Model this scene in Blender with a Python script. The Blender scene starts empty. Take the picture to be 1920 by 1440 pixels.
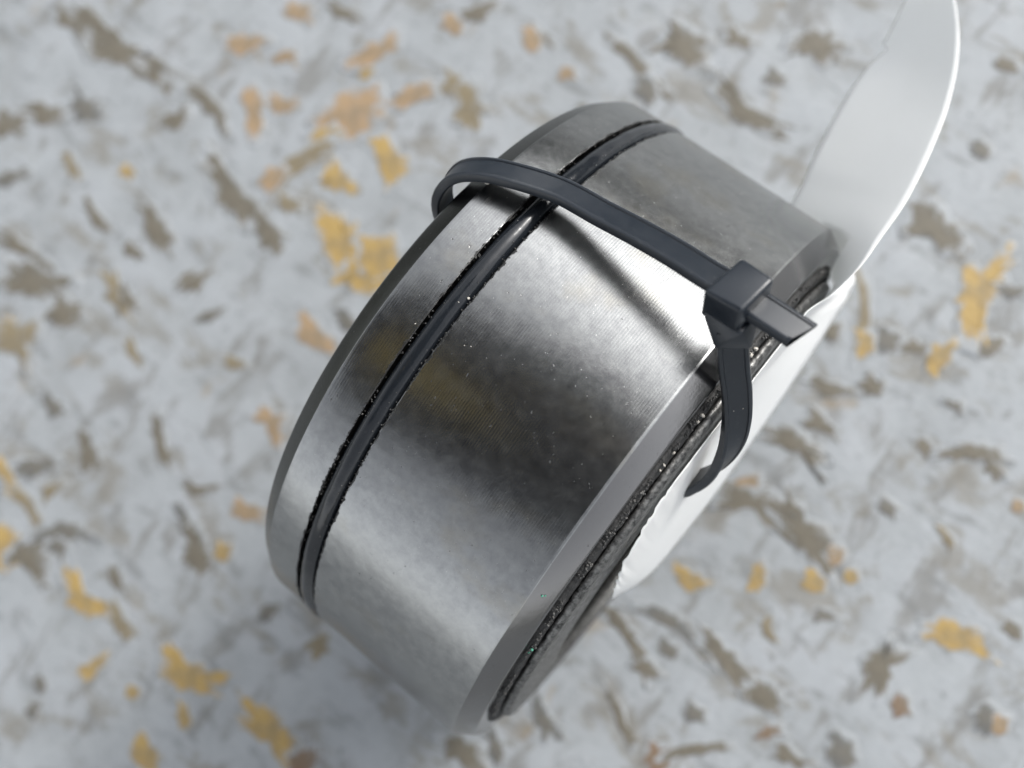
import bpy, bmesh, math, random
from mathutils import Vector, Matrix, noise
from math import pi, sin, cos, radians, hypot, atan2

random.seed(7)
S = bpy.context.scene
COL = S.collection

# ------------------------------------------------------------------ camera (1 unit = 1 cm)
cam = bpy.data.cameras.new('camera'); camo = bpy.data.objects.new('camera', cam); COL.objects.link(camo)
right = Vector((0.776595, 0.599600, -0.193341)); down = Vector((0.581839, -0.800300, -0.144855)); fwd = Vector((-0.241586, 0, -0.970379))
R3 = Matrix((right, -down, -fwd)).transposed()
camo.matrix_world = Matrix.Translation((3.265, -0.003, 17.599)) @ R3.to_4x4()
cam.sensor_width = 36; cam.lens = 36 * 1900 / 1920
cam.clip_start = 0.1; cam.clip_end = 2000
cam.dof.use_dof = True; cam.dof.focus_distance = 10.15; cam.dof.aperture_fstop = 0.155
S.camera = camo

# ------------------------------------------------------------------ sky and veiled sun
LD = Vector((0.17, 0.76, 0.57)).normalized()
w = bpy.data.worlds.new('World'); S.world = w; w.use_nodes = True
nt = w.node_tree; bg = nt.nodes['Background']
sky = nt.nodes.new('ShaderNodeTexSky'); sky.sky_type = 'NISHITA'; sky.sun_disc = False
sky.sun_elevation = math.asin(LD.z); sky.sun_rotation = atan2(LD.x, LD.y)
sky.air_density = 1.0; sky.dust_density = 3.0; sky.ozone_density = 1.0
bw = nt.nodes.new('ShaderNodeRGBToBW'); veil = nt.nodes.new('ShaderNodeMix'); veil.data_type = 'RGBA'; veil.inputs[0].default_value = 0.88
nt.links.new(sky.outputs[0], bw.inputs[0]); nt.links.new(sky.outputs[0], veil.inputs[6]); nt.links.new(bw.outputs[0], veil.inputs[7])
nt.links.new(veil.outputs[2], bg.inputs[0]); bg.inputs[1].default_value = 0.15   # hazy white sky
sun = bpy.data.lights.new('sun', 'SUN'); suno = bpy.data.objects.new('sun', sun); COL.objects.link(suno)
sun.energy = 0.75; sun.angle = radians(11); sun.color = (1, 0.965, 0.91)
suno.rotation_euler = (-LD).to_track_quat('-Z', 'Y').to_euler()
vs = S.view_settings; vs.view_transform = 'Standard'; vs.look = 'None'; vs.exposure = 1.66; vs.gamma = 1.0

# ------------------------------------------------------------------ helpers
def mat(name):
    m = bpy.data.materials.new(name); m.use_nodes = True
    n = m.node_tree.nodes; p = n['Principled BSDF']
    return m, m.node_tree, p
def N(t, typ, **kw):
    n = t.nodes.new(typ)
    for k, v in kw.items():
        if k.startswith('i_'):
            n.inputs[k[2:].replace('_', ' ')].default_value = v
        else: setattr(n, k, v)
    return n
def ramp(t, src, stops):
    r = t.nodes.new('ShaderNodeValToRGB'); e = r.color_ramp.elements
    while len(e) < len(stops): e.new(0.5)
    for i, (p, c) in enumerate(stops):
        e[i].position = p; e[i].color = c if len(c) == 4 else (*c, 1)
    t.links.new(src, r.inputs[0]); return r
def g(v): return (v, v, v)
def coords(t, scale=(1, 1, 1), rot=(0, 0, 0), loc=(0, 0, 0)):
    tc = N(t, 'ShaderNodeTexCoord'); mp = N(t, 'ShaderNodeMapping')
    mp.inputs['Scale'].default_value = scale; mp.inputs['Rotation'].default_value = rot; mp.inputs['Location'].default_value = loc
    t.links.new(tc.outputs['Object'], mp.inputs[0]); return mp.outputs[0]
def tex(t, vec, scale, detail=4, rough=0.6, dist=0.0):
    n = N(t, 'ShaderNodeTexNoise'); n.inputs['Scale'].default_value = scale; n.inputs['Detail'].default_value = detail
    n.inputs['Roughness'].default_value = rough; n.inputs['Distortion'].default_value = dist
    t.links.new(vec, n.inputs['Vector']); return n.outputs['Fac']
def mixc(t, fac, a, b, mode='MIX'):
    n = N(t, 'ShaderNodeMix', data_type='RGBA', blend_type=mode)
    for i, s in ((0, fac), (6, a), (7, b)):
        if hasattr(s, 'links'): t.links.new(s, n.inputs[i])
        elif i == 0: n.inputs[0].default_value = s
        else: n.inputs[i].default_value = s if len(s) == 4 else (*s, 1)
    return n.outputs[2]
def math_(t, op, a, b=0.0, clamp=False):
    n = N(t, 'ShaderNodeMath', operation=op); n.use_clamp = clamp
    for i, s in ((0, a), (1, b)):
        if hasattr(s, 'links'): t.links.new(s, n.inputs[i])
        else: n.inputs[i].default_value = s
    return n.outputs[0]
def bump(t, h, strength, dist, prev=None):
    b = N(t, 'ShaderNodeBump'); b.inputs['Strength'].default_value = strength; b.inputs['Distance'].default_value = dist
    t.links.new(h, b.inputs['Height'])
    if prev is not None: t.links.new(prev, b.inputs['Normal'])
    return b.outputs[0]

def link(name, me, m, parent=None, smooth=True):
    o = bpy.data.objects.new(name, me); COL.objects.link(o)
    if m: me.materials.append(m)
    if smooth: me.shade_smooth()
    if parent: o.parent = parent
    return o
def mesh(name, vs_, fs, m, parent=None, smooth=True):
    me = bpy.data.meshes.new(name); me.from_pydata(vs_, [], fs); me.update()
    return link(name, me, m, parent, smooth)
def frombm(name, bm, m, parent=None, smooth=True):
    me = bpy.data.meshes.new(name); bmesh.ops.recalc_face_normals(bm, faces=bm.faces); bm.to_mesh(me); bm.free()
    return link(name, me, m, parent, smooth)
def top(o, label, cat, group=None):
    o['label'] = label; o['category'] = cat
    if group: o['group'] = group
    return o
def empty(name, loc):
    o = bpy.data.objects.new(name, None); COL.objects.link(o); o.location = loc; return o
def sharp(me, ang):
    # crease every edge that turns by more than ang
    bm = bmesh.new(); bm.from_mesh(me)
    for e in bm.edges:
        e.smooth = not (len(e.link_faces) == 2 and e.calc_face_angle(0) > ang)
    bm.to_mesh(me); bm.free()

def lathe(profile, seg=384, closed=True, jitter=None):
    """profile: (x along the axis, radius); the axis is X"""
    vs_, fs = [], []
    n = len(profile)
    for k in range(seg):
        t = 2 * pi * k / seg
        for j, (x, r) in enumerate(profile):
            dx, dr = jitter(j, t) if jitter else (0, 0)
            vs_.append((x + dx, (r + dr) * cos(t), (r + dr) * sin(t)))
    for k in range(seg):
        k2 = (k + 1) % seg
        for j in range(n if closed else n - 1):
            j2 = (j + 1) % n
            fs.append((k * n + j, k * n + j2, k2 * n + j2, k2 * n + j))
    return vs_, fs

# ------------------------------------------------------------------ materials
def steel(name, base=0.30, rough=0.24, lines=0.45, aniso=0.6):
    m, t, p = mat(name)
    v = coords(t)
    big = tex(t, coords(t, (0.5, 1, 1)), 1.1, 3, 0.5)
    mid = tex(t, coords(t, (1.0, 1, 1)), 7, 8, 0.72)
    fine = tex(t, v, 60, 4, 0.7)
    pit = tex(t, coords(t, (1.6, 1, 1)), 22, 2, 0.5, 0.6)
    # tarnish and handling marks
    c1 = ramp(t, mid, [(0.30, (base * 0.76, base * 0.77, base * 0.78)), (0.62, (base * 1.03, base * 1.05, base * 1.04))]).outputs[0]
    pitm = ramp(t, pit, [(0.235, g(1)), (0.262, g(0))]).outputs[0]
    oil = ramp(t, tex(t, coords(t, (0.7, 1.1, 1.1), loc=(3.1, 0.4, 1.2)), 1.3, 4, 0.55), [(0.56, g(0)), (0.74, g(1))]).outputs[0]
    c2 = mixc(t, math_(t, 'MULTIPLY', oil, 0.5), c1, (base * 0.92, base * 0.84, base * 0.66))
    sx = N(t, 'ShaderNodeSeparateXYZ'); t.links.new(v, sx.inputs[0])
    rim_dark = math_(t, 'LESS_THAN', sx.outputs[0], -0.705)      # the far rim is given a darker colour
    c2 = mixc(t, rim_dark, c2, (0.085, 0.087, 0.083))
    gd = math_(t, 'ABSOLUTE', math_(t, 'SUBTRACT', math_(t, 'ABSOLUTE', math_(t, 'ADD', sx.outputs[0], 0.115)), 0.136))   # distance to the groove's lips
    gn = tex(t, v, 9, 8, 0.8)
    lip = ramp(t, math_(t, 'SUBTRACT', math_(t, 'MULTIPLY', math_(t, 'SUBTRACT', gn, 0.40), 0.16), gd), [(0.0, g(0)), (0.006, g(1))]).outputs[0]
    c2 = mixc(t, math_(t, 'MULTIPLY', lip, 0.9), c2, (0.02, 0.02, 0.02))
    bev_ = math_(t, 'GREATER_THAN', sx.outputs[0], 2.215)
    c2 = mixc(t, bev_, c2, (base * 0.60, base * 0.59, base * 0.59))
    st = ramp(t, tex(t, coords(t, (2.2, 1, 1), loc=(7, 2, 5)), 5.5, 7, 0.75), [(0.64, g(0)), (0.70, g(1))]).outputs[0]
    c2 = mixc(t, math_(t, 'MULTIPLY', st, 0.5), c2, (base * 0.35, base * 0.36, base * 0.35))
    c3 = mixc(t, math_(t, 'MULTIPLY', pitm, 0.75), c2, (0.05, 0.05, 0.05))
    t.links.new(c3, p.inputs['Base Color'])
    p.inputs['Metallic'].default_value = 1.0
    r = math_(t, 'ADD', math_(t, 'MULTIPLY', mid, 0.12), math_(t, 'MULTIPLY', fine, 0.10))
    r = math_(t, 'ADD', r, rough - 0.12)
    r = math_(t, 'SUBTRACT', r, math_(t, 'MULTIPLY', math_(t, 'GREATER_THAN', sx.outputs[0], 2.215), 0.07))
    r = math_(t, 'ADD', r, math_(t, 'MULTIPLY', pitm, 0.3)); r = math_(t, 'ADD', r, math_(t, 'MULTIPLY', lip, 0.3))
    t.links.new(r, p.inputs['Roughness'])
    p.inputs['Anisotropic'].default_value = aniso
    tg = N(t, 'ShaderNodeTangent', direction_type='RADIAL', axis='X'); t.links.new(tg.outputs[0], p.inputs['Tangent'])
    # lathe lines round the tread
    wv = N(t, 'ShaderNodeTexWave', wave_type='BANDS', bands_direction='X', wave_profile='SIN')
    wv.inputs['Scale'].default_value = 10.5; wv.inputs['Distortion'].default_value = 0.12; wv.inputs['Detail'].default_value = 2; wv.inputs['Detail Scale'].default_value = 1.5
    t.links.new(v, wv.inputs['Vector'])
    tread = math_(t, 'MULTIPLY', math_(t, 'LESS_THAN', sx.outputs[0], 2.19), math_(t, 'GREATER_THAN', sx.outputs[0], -0.69))
    wvf = math_(t, 'MULTIPLY', wv.outputs['Fac'], tread)
    ln = math_(t, 'MULTIPLY', wvf, ramp(t, big, [(0.38, g(0.35)), (0.62, g(0.8))]).outputs[0])
    streak = tex(t, coords(t, (40, 1.2, 1.2)), 1.0, 3, 0.6)
    b = bump(t, ln, 0.26 * lines, 0.003)
    b = bump(t, streak, 0.10, 0.004, b)
    b = bump(t, mid, 0.10, 0.012, b)
    b = bump(t, fine, 0.10, 0.003, b)
    b = bump(t, math_(t, 'MULTIPLY', pitm, -1.0), 0.25, 0.006, b)
    t.links.new(b, p.inputs['Normal'])
    return m
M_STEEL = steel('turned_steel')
M_LAND = steel('brushed_steel', 0.42, 0.34, 0.5, 0.3)

def rubber(name, col, rough, bscale=30, bstr=0.2, bdist=0.004, dusty=0.35, spec=0.5):
    m, t, p = mat(name)
    v = coords(t)
    n = tex(t, v, bscale, 4, 0.6); sp = tex(t, v, bscale * 2.2, 2, 0.5)
    dust = ramp(t, sp, [(0.62, g(0)), (0.74, g(1))]).outputs[0]
    t.links.new(mixc(t, math_(t, 'MULTIPLY', dust, dusty), (*col, 1), (0.2, 0.2, 0.19, 1)), p.inputs['Base Color'])
    t.links.new(math_(t, 'ADD', math_(t, 'MULTIPLY', n, 0.25), rough - 0.1), p.inputs['Roughness'])
    t.links.new(bump(t, n, bstr, bdist), p.inputs['Normal'])
    p.inputs['Specular IOR Level'].default_value = spec
    return m
M_RUBBER = rubber('black_rubber', (0.010, 0.012, 0.015), 0.12, 14, 0.2, 0.008, 0.04, 0.38)
M_GRIT = rubber('gritty_sealant', (0.016, 0.016, 0.016), 0.6, 40, 0.8, 0.02)
M_NYLON = rubber('black_nylon', (0.009, 0.013, 0.019), 0.32, 9, 0.10, 0.006, 0.06)

m, t, p = mat('washer_metal')
v = coords(t); n1 = tex(t, v, 16, 5, 0.7); n2 = tex(t, coords(t, (6, 1, 1)), 12, 4, 0.7)
t.links.new(ramp(t, n1, [(0.35, (0.035, 0.035, 0.035)), (0.62, (0.20, 0.20, 0.195))]).outputs[0], p.inputs['Base Color'])
p.inputs['Metallic'].default_value = 0.85
t.links.new(ramp(t, n2, [(0.3, g(0.35)), (0.7, g(0.65))]).outputs[0], p.inputs['Roughness'])
t.links.new(bump(t, n1, 0.45, 0.012), p.inputs['Normal'])
M_WASHER = m

m, t, p = mat('white_tag_plastic')
v = coords(t); n1 = tex(t, v, 1.2, 4, 0.5); n2 = tex(t, v, 25, 3, 0.5)
t.links.new(ramp(t, n1, [(0.3, (0.90, 0.905, 0.90)), (0.7, (0.92, 0.925, 0.925))]).outputs[0], p.inputs['Base Color'])
p.inputs['Roughness'].default_value = 0.5
t.links.new(bump(t, n2, 0.08, 0.005), p.inputs['Normal'])
tr = N(t, 'ShaderNodeBsdfTranslucent'); tr.inputs[0].default_value = (0.86, 0.88, 0.88, 1)
mx = N(t, 'ShaderNodeMixShader'); mx.inputs[0].default_value = 0.4
t.links.new(p.outputs[0], mx.inputs[1]); t.links.new(tr.outputs[0], mx.inputs[2])
t.links.new(mx.outputs[0], t.nodes['Material Output'].inputs[0])
M_TAG = m

m, t, p = mat('crumb_grey'); v = coords(t)
t.links.new(ramp(t, tex(t, v, 14, 2), [(0.35, (0.03, 0.03, 0.03)), (0.55, (0.045, 0.045, 0.044)), (0.78, (0.17, 0.165, 0.155))]).outputs[0], p.inputs['Base Color'])
p.inputs['Roughness'].default_value = 0.6; M_CRUMB = m
m, t, p = mat('grain_pale'); p.inputs['Base Color'].default_value = (0.40, 0.38, 0.34, 1); p.inputs['Roughness'].default_value = 0.4
t.links.new(bump(t, tex(t, coords(t), 30, 3), 0.5, 0.01), p.inputs['Normal']); M_GRAIN = m
m, t, p = mat('green_speck'); t.links.new(ramp(t, tex(t, coords(t), 20, 2), [(0.3, (0.02, 0.16, 0.10)), (0.7, (0.10, 0.36, 0.26))]).outputs[0], p.inputs['Base Color'])
M_GREEN = m

# worn grey paint on a strand board
def paint_color(t):
    v = coords(t)
    v1 = coords(t, (1.0, 0.42, 1), (0, 0, radians(38)))
    v2 = coords(t, (0.38, 1.0, 1), (0, 0, radians(12)), (3, 7, 0))
    mott = tex(t, v, 0.55, 6, 0.62)
    fine = tex(t, v, 6.0, 4, 0.7)
    a = ramp(t, mott, [(0.34, (0.205, 0.219, 0.228)), (0.50, (0.240, 0.257, 0.270)), (0.68, (0.262, 0.279, 0.296))]).outputs[0]
    s1 = ramp(t, tex(t, v1, 1.5, 8, 0.68, 0.4), [(0.54, g(0)), (0.62, g(1))]).outputs[0]
    s2 = ramp(t, tex(t, v2, 2.4, 8, 0.68, 0.3), [(0.56, g(0)), (0.64, g(1))]).outputs[0]
    a = mixc(t, math_(t, 'MULTIPLY', s1, 0.6), a, (0.100, 0.095, 0.083))
    a = mixc(t, math_(t, 'MULTIPLY', s2, 0.6), a, (0.108, 0.113, 0.113))
    s3 = ramp(t, tex(t, coords(t, (0.7, 1.3, 1), (0, 0, radians(-35)), (5, 1, 0)), 0.8, 9, 0.72, 0.5), [(0.54, g(0)), (0.60, g(1))]).outputs[0]
    a = mixc(t, math_(t, 'MULTIPLY', s3, 0.62), a, (0.133, 0.122, 0.098))
    dots = ramp(t, tex(t, v, 4.2, 3, 0.6), [(0.63, g(0)), (0.72, g(1))]).outputs[0]
    a = mixc(t, math_(t, 'MULTIPLY', dots, 0.5), a, (0.069, 0.065, 0.057))
    a = mixc(t, math_(t, 'MULTIPLY', ramp(t, fine, [(0.5, g(0)), (0.8, g(1))]).outputs[0], 0.3), a, (0.130, 0.134, 0.134))
    far = ramp(t, tex(t, coords(t, (1, 0.5, 1), (0, 0, radians(70)), (11, 2, 0)), 1.1, 4, 0.6, 0.3), [(0.66, g(0)), (0.72, g(1))]).outputs[0]
    a = mixc(t, math_(t, 'MULTIPLY', far, 0.45), a, (0.182, 0.130, 0.065))
    return a, mott, fine
m, t, p = mat('worn_grey_paint')
a, mott, fine = paint_color(t)
t.links.new(a, p.inputs['Base Color']); p.inputs['Roughness'].default_value = 0.62
b = bump(t, mott, 0.5, 0.10); b = bump(t, fine, 0.5, 0.03, b); t.links.new(b, p.inputs['Normal'])
M_BOARD = m

def strand_mat(name, c0, c1, cover):
    m, t, p = mat(name)
    a, mott, fine = paint_color(t)
    v = coords(t)
    n = tex(t, coords(t, (1, 3, 1), (0, 0, 0.5)), 3.5, 4, 0.65)
    wood = ramp(t, n, [(0.3, c0), (0.7, c1)]).outputs[0]
    wood = mixc(t, ramp(t, tex(t, coords(t, loc=(2, 8, 0)), 1.6, 5, 0.7), [(0.48, g(0)), (0.66, g(0.6))]).outputs[0], wood, (0.120, 0.105, 0.078))
    at = N(t, 'ShaderNodeAttribute', attribute_name='core')
    wear = math_(t, 'ADD', math_(t, 'MULTIPLY', at.outputs['Fac'], 0.8), math_(t, 'MULTIPLY', math_(t, 'SUBTRACT', tex(t, v, 1.9, 7, 0.78), 0.5), 3.2))
    mk = ramp(t, wear, [(0.62 - cover * 0.6 - 0.02, g(0)), (0.62 - cover * 0.6 + 0.28, g(1))]).outputs[0]
    t.links.new(mixc(t, mk, a, wood), p.inputs['Base Color']); p.inputs['Roughness'].default_value = 0.6
    t.links.new(bump(t, n, 0.35, 0.015), p.inputs['Normal'])
    return m
M_F = {'Y': strand_mat('bare_yellow_wood', (0.215, 0.142, 0.046), (0.350, 0.245, 0.083), 0.72),
       'O': strand_mat('bare_orange_wood', (0.205, 0.138, 0.073), (0.290, 0.205, 0.122), 0.66),
       'G': strand_mat('dull_ochre_wood', (0.130, 0.108, 0.069), (0.182, 0.148, 0.087), 0.60),
       'B': strand_mat('weathered_brown_wood', (0.069, 0.063, 0.048), (0.117, 0.104, 0.081), 0.64),
       'D': strand_mat('dark_worn_hollow', (0.065, 0.067, 0.065), (0.104, 0.104, 0.098), 0.62),
       'R': strand_mat('rusty_brown_wood', (0.104, 0.061, 0.035), (0.156, 0.100, 0.061), 0.58)}

# ------------------------------------------------------------------ ground: one worn painted board
bm = bmesh.new()
bmesh.ops.create_grid(bm, x_segments=160, y_segments=160, size=20)
def gz(x, y):
    q_ = Vector((x, y, 0)); return 0.03 * (noise.noise(q_ * 0.55) + 0.5 * noise.noise(q_ * 1.7)) - 0.03
for q in bm.verts:
    q.co.z = gz(q.co.x, q.co.y)
ring_edges = [e for e in bm.edges if e.is_boundary]
ext = bmesh.ops.extrude_edge_only(bm, edges=ring_edges)
for q in [x for x in ext['geom'] if isinstance(x, bmesh.types.BMVert)]:
    q.co.x *= 30; q.co.y *= 30; q.co.z = -0.03
ground = frombm('ground', bm, M_BOARD)
ground['kind'] = 'structure'
ground['label'] = 'worn pale grey painted strand board'

FLAKES = [('B',-11.98,0.67,2.97,0.52,-1.0),
('D',-11.84,-0.71,0.76,0.39,15.0),
('B',-12.52,-1.31,1.16,0.34,19.0),
('B',-13.09,-2.0,1.01,0.35,33.0),
('B',-9.5,0.86,0.97,0.32,-8.0),
('B',-9.96,0.24,0.55,0.22,64.0),
('B',-7.86,-0.29,1.63,0.44,-12.0),
('B',-6.71,-0.48,0.68,0.39,-3.0),
('B',-8.83,-1.73,1.1,0.27,-24.0),
('B',-10.07,-2.31,0.73,0.22,-10.0),
('G',-8.63,-3.23,1.04,0.33,-19.0),
('B',-7.42,-2.07,0.59,0.2,65.0),
('B',-10.31,-4.14,1.49,0.48,17.0),
('B',-9.38,-4.2,0.73,0.4,9.0),
('B',-11.05,-3.78,1.27,0.22,8.0),
('Y',-10.12,-1.21,0.37,0.19,-2.0),
('G',-11.27,-1.8,0.55,0.25,-19.0),
('O',-9.74,2.26,0.75,0.34,32.0),
('O',-8.78,2.51,0.45,0.22,32.0),
('O',-7.25,3.6,1.03,0.32,64.0),
('Y',-7.16,3.14,0.27,0.2,32.0),
('O',-6.91,2.27,1.18,0.71,70.0),
('Y',-7.01,1.63,0.61,0.4,54.0),
('G',-7.2,0.99,1.35,0.32,70.0),
('O',-8.66,1.27,0.89,0.32,-50.0),
('O',-8.23,1.68,0.69,0.27,23.0),
('Y',-5.68,2.02,0.87,0.39,-32.0),
('Y',-6.28,1.12,0.67,0.35,-4.0),
('G',-6.83,0.21,0.57,0.26,6.0),
('O',-7.43,0.45,0.52,0.35,75.0),
('Y',-5.43,0.2,1.2,0.56,-22.0),
('Y',-4.72,-0.0,0.97,0.5,11.0),
('Y',-4.69,0.42,0.74,0.61,-31.0),
('O',-6.3,4.84,0.45,0.29,3.0),
('O',-6.08,3.28,0.82,0.31,54.0),
('G',-5.39,3.89,0.88,0.4,-1.0),
('G',-4.96,3.72,0.75,0.35,-42.0),
('O',-4.81,5.45,0.44,0.28,-25.0),
('O',-3.84,5.25,0.3,0.21,32.0),
('B',-2.39,6.83,0.91,0.44,1.0),
('B',-1.58,7.4,0.49,0.25,11.0),
('B',-0.33,8.12,0.74,0.35,21.0),
('B',-2.74,6.01,1.25,0.19,-12.0),
('B',-0.69,6.41,1.47,0.27,-6.0),
('B',3.1,6.41,0.88,0.43,-3.0),
('Y',4.32,5.9,1.26,0.35,101.0),
('G',2.98,4.64,1.29,0.15,-53.0),
('Y',3.33,4.17,0.41,0.21,-55.0),
('Y',4.43,4.64,0.53,0.27,96.0),
('B',2.79,4.0,0.35,0.28,35.0),
('D',3.63,4.39,0.38,0.32,14.0),
('B',4.08,4.54,0.42,0.18,25.0),
('B',5.0,5.26,0.42,0.25,57.0),
('D',4.75,6.2,0.41,0.18,29.0),
('D',2.98,7.97,0.32,0.22,-19.0),
('D',-0.61,7.18,0.39,0.24,1.0),
('B',3.34,3.17,0.69,0.18,20.0),
('B',3.59,2.58,0.6,0.23,0.0),
('B',3.43,2.04,1.21,0.23,2.0),
('B',5.79,3.62,0.89,0.24,26.0),
('B',6.15,3.61,0.41,0.21,-17.0),
('O',3.2,1.05,0.4,0.22,67.0),
('B',3.45,0.78,1.3,0.4,17.0),
('B',4.36,0.96,1.28,0.4,-14.0),
('O',5.01,0.95,0.27,0.24,38.0),
('Y',3.39,-0.82,0.54,0.23,18.0),
('Y',4.23,-0.11,0.41,0.21,106.0),
('Y',5.01,0.39,0.38,0.26,-14.0),
('Y',5.41,0.82,0.23,0.19,38.0),
('G',4.84,-0.65,0.36,0.15,-52.0),
('Y',7.23,1.05,0.95,0.34,20.0),
('B',6.6,-0.07,0.94,0.29,87.0),
('R',7.16,-0.37,0.29,0.26,39.0),
('D',8.31,0.31,0.38,0.31,-26.0),
('O',8.47,0.33,0.24,0.22,18.0),
('D',5.45,0.02,0.38,0.17,33.0),
('D',3.48,-1.62,1.13,0.2,10.0),
('B',4.55,-1.5,1.01,0.28,-4.0),
('B',3.1,-2.23,1.04,0.2,-22.0),
('B',3.7,-2.47,0.52,0.18,-1.0),
('D',3.8,-1.99,0.35,0.22,9.0),
('B',5.42,-1.58,0.7,0.24,-2.0),
('R',5.84,-2.02,0.43,0.15,49.0),
('D',4.74,-2.53,0.34,0.23,9.0),
('B',3.89,-3.41,0.85,0.14,-27.0),
('R',4.69,-3.48,0.43,0.35,20.0),
('B',5.15,-2.92,1.04,0.15,45.0),
('D',6.89,-1.52,0.48,0.32,-45.0),
('O',6.79,3.32,0.21,0.17,37.0),
('D',5.22,2.07,0.33,0.18,16.0),
('B',5.13,3.25,0.3,0.19,-27.0),
('Y',-7.23,-8.44,0.66,0.58,-26.0),
('B',-6.76,-8.27,0.81,0.4,21.0),
('Y',-5.33,-8.08,1.01,0.37,1.0),
('G',-4.46,-7.94,0.76,0.23,-7.0),
('Y',-4.31,-8.89,0.62,0.21,76.0),
('Y',-3.36,-8.74,0.26,0.19,39.0),
('Y',-2.74,-7.82,1.35,0.37,10.0),
('Y',-2.32,-8.39,0.43,0.21,-38.0),
('Y',-0.9,-7.55,1.26,0.35,-3.0),
('Y',-2.45,-9.39,0.61,0.38,-1.0),
('R',-0.03,-7.5,0.6,0.35,72.0),
('D',-4.48,-5.75,0.63,0.22,-8.0),
('B',-4.01,-6.01,0.76,0.33,-23.0),
('Y',-3.62,-5.67,0.32,0.25,38.0),
('B',-7.04,-5.98,0.76,0.34,-38.0),
('D',-7.81,-6.85,0.92,0.21,46.0),
('Y',-8.24,-7.34,0.68,0.22,-16.0),
('G',-7.41,-7.55,0.91,0.21,-7.0),
('G',-7.21,-6.98,0.54,0.17,65.0),
('B',-4.8,-5.12,0.66,0.18,28.0),
('O',-3.7,-4.81,0.75,0.24,19.0),
('D',-6.42,-7.37,1.14,0.2,33.0),
('D',-6.37,-7.71,0.45,0.26,3.0),
('B',-5.01,-7.42,0.5,0.2,-38.0),
('D',-2.19,-5.96,0.45,0.22,67.0),
('G',-1.09,-5.77,0.47,0.22,97.0),
('D',-4.97,-9.83,0.31,0.21,-15.0),
('D',-4.77,-10.26,0.35,0.17,98.0),
('G',-9.81,-5.26,0.99,0.48,9.0),
('Y',-10.13,-5.06,0.41,0.24,35.0),
('G',-5.72,-2.82,0.44,0.2,17.0),
('O',-4.74,-1.49,0.97,0.32,3.0),
('O',-4.41,-3.3,0.66,0.3,-10.0),
('B',-5.96,-4.92,0.84,0.22,-33.0),
('B',-7.62,-2.14,0.53,0.18,65.0),
('D',-4.4,-0.9,0.64,0.26,-12.0),
('B',-8.37,-3.18,0.58,0.21,-10.0),
('D',2.85,-4.24,0.61,0.24,-21.0),
('B',2.1,-5.54,0.82,0.36,11.0),
('D',2.48,-5.11,0.52,0.24,-31.0),
('B',-4.79,5.59,0.65,0.14,-7.0),
('B',-2.97,4.82,0.62,0.2,3.0),
('D',-2.4,5.79,0.52,0.32,-26.0),
('D',1.05,7.71,0.36,0.21,11.0),
('B',1.77,7.43,0.36,0.17,1.0),
('O',-9.18,3.38,0.59,0.28,13.0),
('B',-13.38,0.51,0.8,0.24,-3.0),
('D',-12.26,-2.76,0.71,0.27,53.0),
('B',-8.91,-2.38,0.48,0.17,8.0),
('D',-6.72,-2.41,0.53,0.18,65.0),
('B',2.48,9.43,0.35,0.21,10.0),
('D',1.31,8.57,0.26,0.2,32.0),
('B',3.88,3.63,0.34,0.18,15.0),
('D',5.09,4.07,0.33,0.12,4.0),
('B',7.8,1.64,0.31,0.2,-5.0),
('B',6.29,-2.14,0.48,0.19,9.0),
('G',6.25,2.23,0.33,0.12,-26.0),
('B',-8.41,3.85,0.82,0.21,8.0),
('B',-6.02,5.33,0.61,0.22,53.0),
('G',-7.57,-3.92,0.52,0.19,-18.0),
('D',-8.27,-5.73,0.52,0.19,1.0)]
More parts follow.
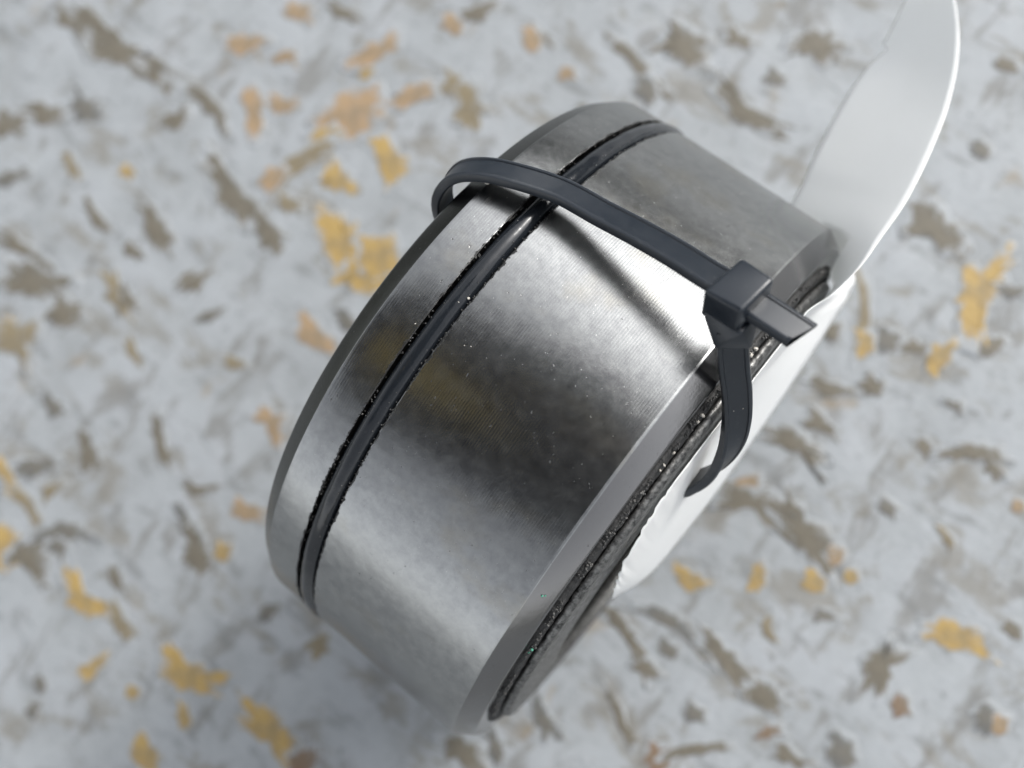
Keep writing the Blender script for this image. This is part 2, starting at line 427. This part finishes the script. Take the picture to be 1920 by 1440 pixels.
for i, (c, x, y, l, wd, an) in enumerate(FLAKES):
    rnd = random.Random(i * 13 + 5)
    n = 56; zt = 0.006 + 0.0012 * (i % 5)
    ca, sa = cos(radians(an)), sin(radians(an))
    ringv = []
    bend = rnd.uniform(-0.25, 0.25); sd = rnd.uniform(0, 50); amp = (0.5 if c in 'YO' else 0.6) * (0.5 if l < 1.7 * wd else 1)
    for k in range(n):
        th = 2 * pi * k / n
        ex = abs(cos(th)) ** 0.7 * (1 if cos(th) >= 0 else -1); ey = abs(sin(th)) ** 0.7 * (1 if sin(th) >= 0 else -1)
        f = 1 + amp * noise.noise(Vector((cos(th) * 1.5, sin(th) * 1.5, sd))) + 0.6 * amp * noise.noise(Vector((cos(th) * 4.5, sin(th) * 4.5, sd + 9)))
        fy = 1 + 1.1 * amp * noise.noise(Vector((ex * 2.2, 1.0 if ey > 0 else -1.0, sd + 20))) + 0.5 * amp * noise.noise(Vector((ex * 7, 1.0 if ey > 0 else -1.0, sd + 30)))
        px, py = ex * l * 0.68 * f, ey * wd * 0.76 * f * fy
        py += bend * (px * px / max(l, .1) * 1.6 - l * .12)
        ringv.append((px * ca - py * sa, px * sa + py * ca))
    L1 = [(a_, b_, gz(x + a_, y + b_) + 0.003) for a_, b_ in ringv]
    L2 = [(a_ * 0.93, b_ * 0.93, gz(x + a_ * .93, y + b_ * .93) + zt) for a_, b_ in ringv]
    L3 = [(a_ * 0.5, b_ * 0.5, gz(x + a_ * .5, y + b_ * .5) + zt) for a_, b_ in ringv]
    L0 = [(a_, b_, gz(x + a_, y + b_) - 0.02) for a_, b_ in ringv]
    vv = [(0, 0, gz(x, y) + zt)] + L3 + L2 + L1 + L0
    ff = [(0, 1 + k, 1 + (k + 1) % n) for k in range(n)]
    for s_ in (0, 1, 2):
        ff += [(1 + s_ * n + k, 1 + (s_ + 1) * n + k, 1 + (s_ + 1) * n + (k + 1) % n, 1 + s_ * n + (k + 1) % n) for k in range(n)]
    o = mesh('wood_strand', vv, ff, M_F[c], ground)
    at_ = o.data.attributes.new('core', 'FLOAT', 'POINT')
    at_.data.foreach_set('value', [1.0] + [0.85] * n + [0.15] * n + [0.0] * (2 * n))
    o.location = (x, y, 0)

# ------------------------------------------------------------------ the steel ring assembly (axis X, centre at height 4)
RC = (0, 0, 4.0)
asm = empty('steel_bushing', (0, 0, 0))
top(asm, 'short turned steel cylinder with a black o-ring in its groove, standing on the grey board', 'steel bushing')
def place(o): o.location = RC; return o

def rnoise(t, x, f, s): return noise.noise(Vector((cos(t) * f, sin(t) * f, x * 3 + s)))
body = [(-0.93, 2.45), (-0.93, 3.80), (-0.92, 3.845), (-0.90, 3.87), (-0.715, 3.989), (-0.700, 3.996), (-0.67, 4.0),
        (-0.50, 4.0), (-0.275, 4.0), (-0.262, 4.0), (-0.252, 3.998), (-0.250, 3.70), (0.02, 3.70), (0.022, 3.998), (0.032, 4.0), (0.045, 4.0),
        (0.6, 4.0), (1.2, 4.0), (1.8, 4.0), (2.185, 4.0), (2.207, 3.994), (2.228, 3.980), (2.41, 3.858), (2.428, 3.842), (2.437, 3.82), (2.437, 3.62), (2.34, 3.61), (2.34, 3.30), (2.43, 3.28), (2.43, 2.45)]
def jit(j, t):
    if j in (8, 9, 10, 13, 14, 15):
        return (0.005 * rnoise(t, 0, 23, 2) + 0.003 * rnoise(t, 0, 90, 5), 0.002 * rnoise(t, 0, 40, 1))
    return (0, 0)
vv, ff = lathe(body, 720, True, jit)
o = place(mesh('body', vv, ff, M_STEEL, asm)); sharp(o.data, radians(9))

# o-ring
pr = [(-0.115 + 0.118 * cos(a_), 3.910 + 0.122 * sin(a_)) for a_ in [2 * pi * k / 20 for k in range(20)]]
vv, ff = lathe(pr, 512, True, lambda j, t: (0.004 * rnoise(t, 0, 9, 3), 0.005 * rnoise(t, j * .02, 22, 8)))
place(mesh('o_ring', vv, ff, M_RUBBER, asm))

# gritty seal and rough washer seated in the near face
sp = [(2.345, 3.30), (2.345, 3.58), (2.43, 3.61), (2.465, 3.60), (2.490, 3.55), (2.50, 3.30)]
def sj(j, t): return (0.018 * rnoise(t, j * .3, 45, 3) + 0.014 * rnoise(t, j * .3, 130, 7), 0.022 * rnoise(t, j * .3, 55, 9) + 0.015 * rnoise(t, j * .3, 150, 2)) if 2 <= j <= 4 else (0, 0)
vv, ff = lathe(sp, 900, True, sj); place(mesh('seal', vv, ff, M_GRIT, asm))
wp = [(2.435, 2.5), (2.435, 3.28), (2.49, 3.35), (2.515, 3.45), (2.56, 3.44), (2.590, 3.41), (2.598, 3.35), (2.62, 2.5)]
def wj(j, t): return (0.010 * rnoise(t, j * .3, 40, 13) + 0.012 * rnoise(t, j * .3, 130, 17), 0.010 * rnoise(t, j * .3, 60, 19)) if 3 <= j <= 5 else (0, 0)
vv, ff = lathe(wp, 900, True, wj); place(mesh('washer', vv, ff, M_WASHER, asm))

# crumbs of dirt caught along groove and seal (uncountable)
bm = bmesh.new(); rnd = random.Random(3)
def crumb(c, s):
    r_ = bmesh.ops.create_icosphere(bm, subdivisions=1, radius=s)
    q = Matrix.Rotation(rnd.uniform(0, 6), 3, Vector((rnd.random(), rnd.random(), rnd.random() + .1)).normalized())
    for vtx in r_['verts']:
        k = 1 + 0.5 * noise.noise(vtx.co * (2 / s) + Vector(c)); d = q @ Vector((vtx.co.x * 1.2, vtx.co.y, vtx.co.z * 0.7)) * k
        vtx.co = d + Vector(c)
def on(x, th, r): return (x, r * cos(th), r * sin(th))
for k in range(2100):
    th = radians(rnd.uniform(25, 155))
    cl = noise.noise(Vector((th * 6, 3, 0))) + 0.3
    which = rnd.random()
    if which < 0.42:
        if rnd.random() > 0.25 + cl: continue
        side = rnd.random() < (0.55 if th < 1.5 else 0.7)
        crumb(on((0.012 if side else -0.243) + rnd.gauss(0, 0.008), th, 3.985 + rnd.uniform(-.03, .012)), rnd.uniform(0.005, 0.011))
    elif which < 0.52:
        crumb(on(rnd.uniform(-.2, -.02), th, 4.015), rnd.uniform(0.003, 0.008))
    else:
        if noise.noise(Vector((th * 9, 8, 0))) < -0.05: continue
        crumb(on(2.475 + rnd.gauss(0, 0.014), th, 3.60 + rnd.uniform(-.02, .02)), rnd.uniform(0.005, 0.015))
o = frombm('dirt_crumbs', bm, M_CRUMB, asm); o.location = RC; o['kind'] = 'stuff'
# a few pale grains and green specks
bm = bmesh.new()
for (x, y, z, s) in ((-0.02, 0.42, 3.99, .016), (-0.07, 0.33, 4.012, .012), (0.31, 0.05, 4.0, .008), (0.25, 0.02, 4.0, .007), (-0.30, -0.1, 4.0, 0.008)):
    crumb((x, y, hypot(1, 0) * math.sqrt(max(z * z - y * y, 0))), s)
for th, s in ((76, .03), (77.3, .022), (83.5, .02), (86, .018), (87, .016), (62, .03), (60.5, .025), (64, .02)):
    crumb(on(2.49, radians(th), 3.60), s)
o = frombm('pale_grains', bm, M_GRAIN, asm); o.location = RC; o['kind'] = 'stuff'
bm = bmesh.new()
for x, th, r, s in ((2.31, 112.2, 3.93, .012), (2.33, 112.0, 3.915, .010), (2.485, 125.5, 3.60, .02), (2.475, 126.5, 3.60, .014)):
    crumb(on(x, radians(th), r), s)
o = frombm('green_specks', bm, M_GREEN, asm); o.location = RC; o['kind'] = 'stuff'

# ------------------------------------------------------------------ white tag
TN = [(2.767, -1.171, 6.181), (2.702, -0.796, 6.816), (2.634, -0.085, 7.09), (2.605, 0.686, 7.054), (2.609, 1.573, 6.753), (2.614, 2.465, 6.428), (2.733, 2.868, 6.396), (2.789, 3.273, 6.382), (2.779, 3.7, 6.281), (2.764, 4.24, 6.182), (2.65, 4.91, 6.004), (2.461, 5.637, 5.742), (2.105, 6.512, 5.316), (1.693, 7.232, 4.8), (1.264, 7.825, 4.289)]
TM = [(2.767, -1.252, 5.872), (2.814, -0.896, 5.757), (2.8, -0.143, 5.761), (2.745, 0.778, 5.671), (2.681, 1.747, 5.584), (2.62, 2.494, 5.214), (2.61, 2.868, 5.062), (2.61, 3.312, 4.891), (2.35, 3.963, 4.719), (1.959, 4.662, 4.528), (1.872, 5.464, 4.343), (1.797, 6.209, 4.156), (1.567, 6.947, 4.007), (1.33, 7.521, 3.86), (1.10, 7.95, 3.90)]
TF = [(2.76, -1.303, 5.565), (2.929, -0.796, 4.698), (2.966, 0.31, 4.277), (2.935, 1.51, 4.078), (2.89, 2.471, 3.884), (2.829, 3.244, 3.796), (2.788, 3.656, 3.806), (2.60, 3.95, 3.74), (1.615, 4.005, 3.583), (1.368, 4.688, 3.644), (1.204, 5.443, 3.479), (1.094, 6.263, 3.3), (1.048, 7.038, 3.106), (0.942, 7.696, 3.132), (0.85, 8.1, 3.45)]
for k_ in range(8, 15):
    TM[k_] = tuple((a_ + b_) / 2 for a_, b_ in zip(TN[k_], TF[k_]))
def catmull(P, t):
    P = [Vector(p_) for p_ in P]; n = len(P) - 1; i = min(int(t), n - 1); f = t - i
    p0, p1, p2, p3 = P[max(i - 1, 0)], P[i], P[i + 1], P[min(i + 2, n)]
    return 0.5 * (2 * p1 + (p2 - p0) * f + (2 * p0 - 5 * p1 + 4 * p2 - p3) * f * f + (3 * p1 - p0 - 3 * p2 + p3) * f ** 3)
nu, nv = 240, 20
vv, ff = [], []
for i in range(nu + 1):
    t_ = i / nu * (len(TN) - 1)
    a_, b_, c_ = catmull(TN, t_), catmull(TM, t_), catmull(TF, t_)
    tear = 0.0
    if 11.55 < t_ < 12.05: c_ = c_ + (b_ - c_) * 0.22 * (1 - abs(t_ - 12.05) / 0.5)   # notch torn in the far edge
    c_ = c_ + (b_ - c_).normalized() * 0.03 * noise.noise(Vector((t_ * 6, 9, 1)))
    if t_ < 4.2:
        tear = 0.02 * noise.noise(Vector((t_ * 9, 0, 4))) + 0.012 * noise.noise(Vector((t_ * 30, 2, 4)))
        if 0.93 < t_ < 1.07: tear += 0.02 * (1 - abs(t_ - 1) / 0.07)
    for j in range(nv + 1):
        s = j / nv
        q = a_ * (2 * (s - .5) * (s - 1)) + b_ * (4 * s * (1 - s)) + c_ * (2 * s * (s - .5))
        q = q + (a_ - b_).normalized() * tear * (1 - s) ** 4 + Vector((-1, 0, 0)) * tear * (1 - s) ** 4
        if hypot(q.y, q.z - 4) < 4.02: q.x = max(q.x, 2.625 if hypot(q.y, q.z - 4) < 3.5 else 2.47)
        q.x += 0.012 * noise.noise(q * 0.9)
        vv.append(q)
for i in range(nu):
    for j in range(nv):
        k = i * (nv + 1) + j; ff.append((k, k + 1, k + nv + 2, k + nv + 1))
tag = mesh('hang_tag', vv, ff, M_TAG)
sm = tag.modifiers.new('thickness', 'SOLIDIFY'); sm.thickness = 0.009; sm.offset = 1
top(tag, 'curved white plastic tag sticking out beside the steel cylinder, held on by the cable tie', 'tag')

# ------------------------------------------------------------------ cable tie
tie = empty('cable_tie', (0.5, 1.9, 7.6))
top(tie, 'black plastic cable tie looped through the steel cylinder, its square head above the rim', 'cable tie')
def inv(o):
    o.location = -tie.location; return o
def sweep(name, path, widths, prof, sub=10, taper=None):
    """path points; widths = width vector (half width) per point; profile in (width, normal) units"""
    P, Wd = [], []
    n = len(path) - 1
    for i in range(n * sub + 1):
        t_ = i / sub
        P.append(catmull(path, t_)); Wd.append(catmull(widths, t_))
    vv, ff = [], []; m_ = len(prof)
    for i, p_ in enumerate(P):
        d = (P[min(i + 1, len(P) - 1)] - P[max(i - 1, 0)]).normalized()
        wv_ = Wd[i] - d * Wd[i].dot(d); hw = Wd[i].length; wv_.normalize(); nn = d.cross(wv_)
        for (a_, b_) in prof:
            vv.append(p_ + wv_ * a_ * hw + nn * b_)
    for i in range(len(P) - 1):
        for j in range(m_):
            j2 = (j + 1) % m_
            ff.append((i * m_ + j, i * m_ + j2, (i + 1) * m_ + j2, (i + 1) * m_ + j))
    ff.append(tuple(range(m_))[::-1]); ff.append(tuple(range(len(vv) - m_, len(vv))))
    o = mesh(name, vv, ff, M_NYLON, tie)
    bm = bmesh.new(); bm.from_mesh(o.data); bmesh.ops.recalc_face_normals(bm, faces=bm.faces); bm.to_mesh(o.data); bm.free()
    sharp(o.data, radians(35)); return inv(o)
H = 0.055
strap_prof = [(-1, -H * .7), (-1, H * .3), (-.94, H * .8), (-.82, H), (-.70, H), (-.64, H * .72), (.64, H * .72), (.70, H), (.82, H), (.94, H * .8), (1, H * .3), (1, -H * .7), (.9, -H), (-.9, -H)]
toppath = [(-0.75, .95, 5.9), (-0.98, 0.98, 6.25), (-1.10, 1.02, 6.75), (-1.150, 1.10, 7.20), (-1.153, 1.23, 7.50), (-1.045, 1.42, 7.72), (-0.797, 1.573, 7.852), (-0.471, 1.703, 7.884), (0.03, 1.851, 7.862), (0.564, 1.881, 7.966), (1.021, 1.898, 8.11), (1.467, 1.899, 8.257), (1.844, 1.882, 8.39), (2.192, 1.884, 8.489)]
wt = Vector((0, .883, -.47)) * 0.155
wl = Vector((-.15, .95, -.3)).normalized() * 0.155
w1 = [wl] * 5 + [wl.lerp(wt, .3), wl.lerp(wt, .7)] + [wt] * 7
sweep('strap', toppath, w1, strap_prof)
fixpath = [(2.30, 1.60, 8.30), (2.372, 1.515, 8.16), (2.50, 1.375, 7.88), (2.642, 1.232, 7.552), (2.775, 1.055, 7.209), (2.872, 0.832, 6.874), (2.881, 0.587, 6.50), (2.79, 0.385, 6.20), (2.66, 0.246, 5.95), (2.3, 0.18, 5.7), (1.6, .3, 5.55)]
w2 = [Vector(x) * 0.148 for x in ((.78, .6, -.1), (.78, .6, -.1), (.75, .6, -.15), (.7, .6, -.2), (.6, .65, -.25), (.35, .75, -.3), (.1, .85, -.35), (0, 1, -.1), (0, 1, -.05), (0, 1, 0), (0, 1, 0))]
w2 = [x.normalized() * 0.148 for x in w2]
sweep('strap', fixpath, w2, strap_prof)
stubpath = [(2.15, 1.87, 8.43), (2.45, 1.873, 8.47), (2.66, 1.873, 8.49), (2.83, 1.873, 8.50)]
o = sweep('tail', stubpath, [Vector((-.05, .9, -.35)).normalized() * 0.165] * 4, strap_prof, 4)
o['label'] = 'short cut off end of the tie poking out of the head'
for q in o.data.vertices[-14:]:   # cut at a slant
    q.co.x += (q.co.y - 1.873) * 0.4
# head
A = [Vector(x) for x in ((1.925, 1.677, 8.658), (2.007, 2.154, 8.535), (2.372, 2.127, 8.65), (2.322, 1.692, 8.765))]
dn = Vector((0.05, -0.13, -0.40))
bm = bmesh.new()
tp = [bm.verts.new(x) for x in A]; bt = [bm.verts.new(x + dn) for x in A]
bm.faces.new(tp); bm.faces.new(bt[::-1])
for k in range(4): bm.faces.new((tp[k], bt[k], bt[(k + 1) % 4], tp[(k + 1) % 4]))
bmesh.ops.recalc_face_normals(bm, faces=bm.faces)
bmesh.ops.bevel(bm, geom=bm.edges[:] , offset=0.042, segments=4, profile=0.5, affect='EDGES')
o = inv(frombm('head', bm, M_NYLON, tie)); sharp(o.data, radians(40))
# shoulder where head narrows into the strap
c0 = [Vector((1.985, 1.575, 8.36)), Vector((2.07, 1.90, 8.26)), Vector((2.42, 1.86, 8.36)), Vector((2.40, 1.59, 8.46))]
sh = Vector(fixpath[1]); wv_ = w2[1]; dd = (Vector(fixpath[2]) - Vector(fixpath[0])).normalized(); nn = dd.cross(wv_.normalized()) * 0.07
c1 = [sh - wv_ * 1.12 + nn, sh - wv_ * 1.12 - nn, sh + wv_ * 1.12 - nn, sh + wv_ * 1.12 + nn]
bm = bmesh.new(); va = [bm.verts.new(x) for x in c0]; vb = [bm.verts.new(x) for x in c1]
res = bmesh.ops.convex_hull(bm, input=va + vb)
bmesh.ops.recalc_face_normals(bm, faces=bm.faces)
bmesh.ops.bevel(bm, geom=bm.edges[:], offset=0.018, segments=2, profile=0.5, affect='EDGES')
o = inv(frombm('neck', bm, M_NYLON, tie)); sharp(o.data, radians(40))
# slot mouth on the exit side and pale grains stuck to the strap
bm = bmesh.new()
for c, s in (((2.70, 1.10, 7.41), .012), ((2.66, 1.13, 7.47), .014), ((2.74, 1.14, 7.38), .009), ((2.76, 1.17, 7.42), .008), ((-0.64, 1.50, 7.88), .03), ((-.75, 1.45, 7.86), .012)):
    crumb(c, s)
o = inv(frombm('pale_grains', bm, M_GRAIN, tie)); o['kind'] = 'stuff'

# ------------------------------------------------------------------ unseen phone, made oversized so it mirrors as the dark zone in the steel
m, t, p = mat('dark_phone_glass'); p.inputs['Base Color'].default_value = (0.02, 0.022, 0.025, 1); p.inputs['Roughness'].default_value = 0.25
M_PH = m
m, t, p = mat('glint_gold'); p.inputs['Base Color'].default_value = (1.0, 0.74, 0.26, 1); p.inputs['Metallic'].default_value = 1; p.inputs['Roughness'].default_value = 0.3
M_GOLD = m
P0 = Vector((0.8, 0, 8)); ph = empty('oversized_phone', P0 + 1.3 * (camo.location - fwd * 0.25 - P0)); ph.scale = (1.3, 1.3, 1.3)
ph.rotation_euler = R3.to_euler()
def rbox(name, cx, cy, z0, z1, hx, hy, r_, m_):
    bm = bmesh.new(); pts = []
    for (sx, sy, a0) in ((1, 1, 0), (-1, 1, 90), (-1, -1, 180), (1, -1, 270)):
        for k in range(7):
            a_ = radians(a0 + 15 * k); pts.append((cx + sx * (hx - r_) + r_ * cos(a_), cy + sy * (hy - r_) + r_ * sin(a_)))
    lo = [bm.verts.new((x_, y_, z0)) for x_, y_ in pts]; hi = [bm.verts.new((x_, y_, z1)) for x_, y_ in pts]
    bm.faces.new(lo[::-1]); bm.faces.new(hi)
    for k in range(len(pts)): bm.faces.new((lo[k], lo[(k + 1) % len(pts)], hi[(k + 1) % len(pts)], hi[k]))
    o = frombm(name, bm, m_, ph); sharp(o.data, radians(40)); return o
rbox('body', -8.0, 1.3, 0.10, 0.85, 8.6, 5.6, 0.8, M_PH)
rbox('camera_bump', -0.6, 0.7, 0.0, 0.098, 1.6, 1.3, 0.5, M_PH)
rbox('glint_plate', -8.6, 1.4, 0.06, 0.098, 2.4, 0.75, 0.6, M_GOLD)  # gold plate added so the steel mirrors a golden glint
top(ph, 'dark phone held over the steel cylinder, oversized to mirror as its dark zone', 'phone')

# ------------------------------------------------------------------ unseen dark rise, added round the horizon to dim the ends of the steel's reflection
m, t, p = mat('horizon_dark'); v = coords(t)
t.links.new(ramp(t, tex(t, v, 0.02, 5, 0.7), [(0.3, (0.07, 0.075, 0.07)), (0.7, (0.13, 0.135, 0.12))]).outputs[0], p.inputs['Base Color']); p.inputs['Roughness'].default_value = 0.9
vv, ff = [], []; nn_ = 180
for k in range(nn_):
    a_ = 2 * pi * k / nn_
    h_ = 0.85 + 0.75 * sin(a_) + 0.3 * noise.noise(Vector((cos(a_) * 2, sin(a_) * 2, 5))) + 0.15 * noise.noise(Vector((cos(a_) * 9, sin(a_) * 9, 1)))
    for r_, z_ in ((420, -0.5), (500, 70 * h_), (540, 135 * h_), (590, 145 * h_), (700, -0.5)):
        vv.append((r_ * cos(a_), r_ * sin(a_), z_))
for k in range(nn_):
    k2 = (k + 1) % nn_
    for j in range(4): ff.append((k * 5 + j, k2 * 5 + j, k2 * 5 + j + 1, k * 5 + j + 1))
horizon_blocker = mesh('horizon_blocker', vv, ff, m); horizon_blocker['kind'] = 'structure'
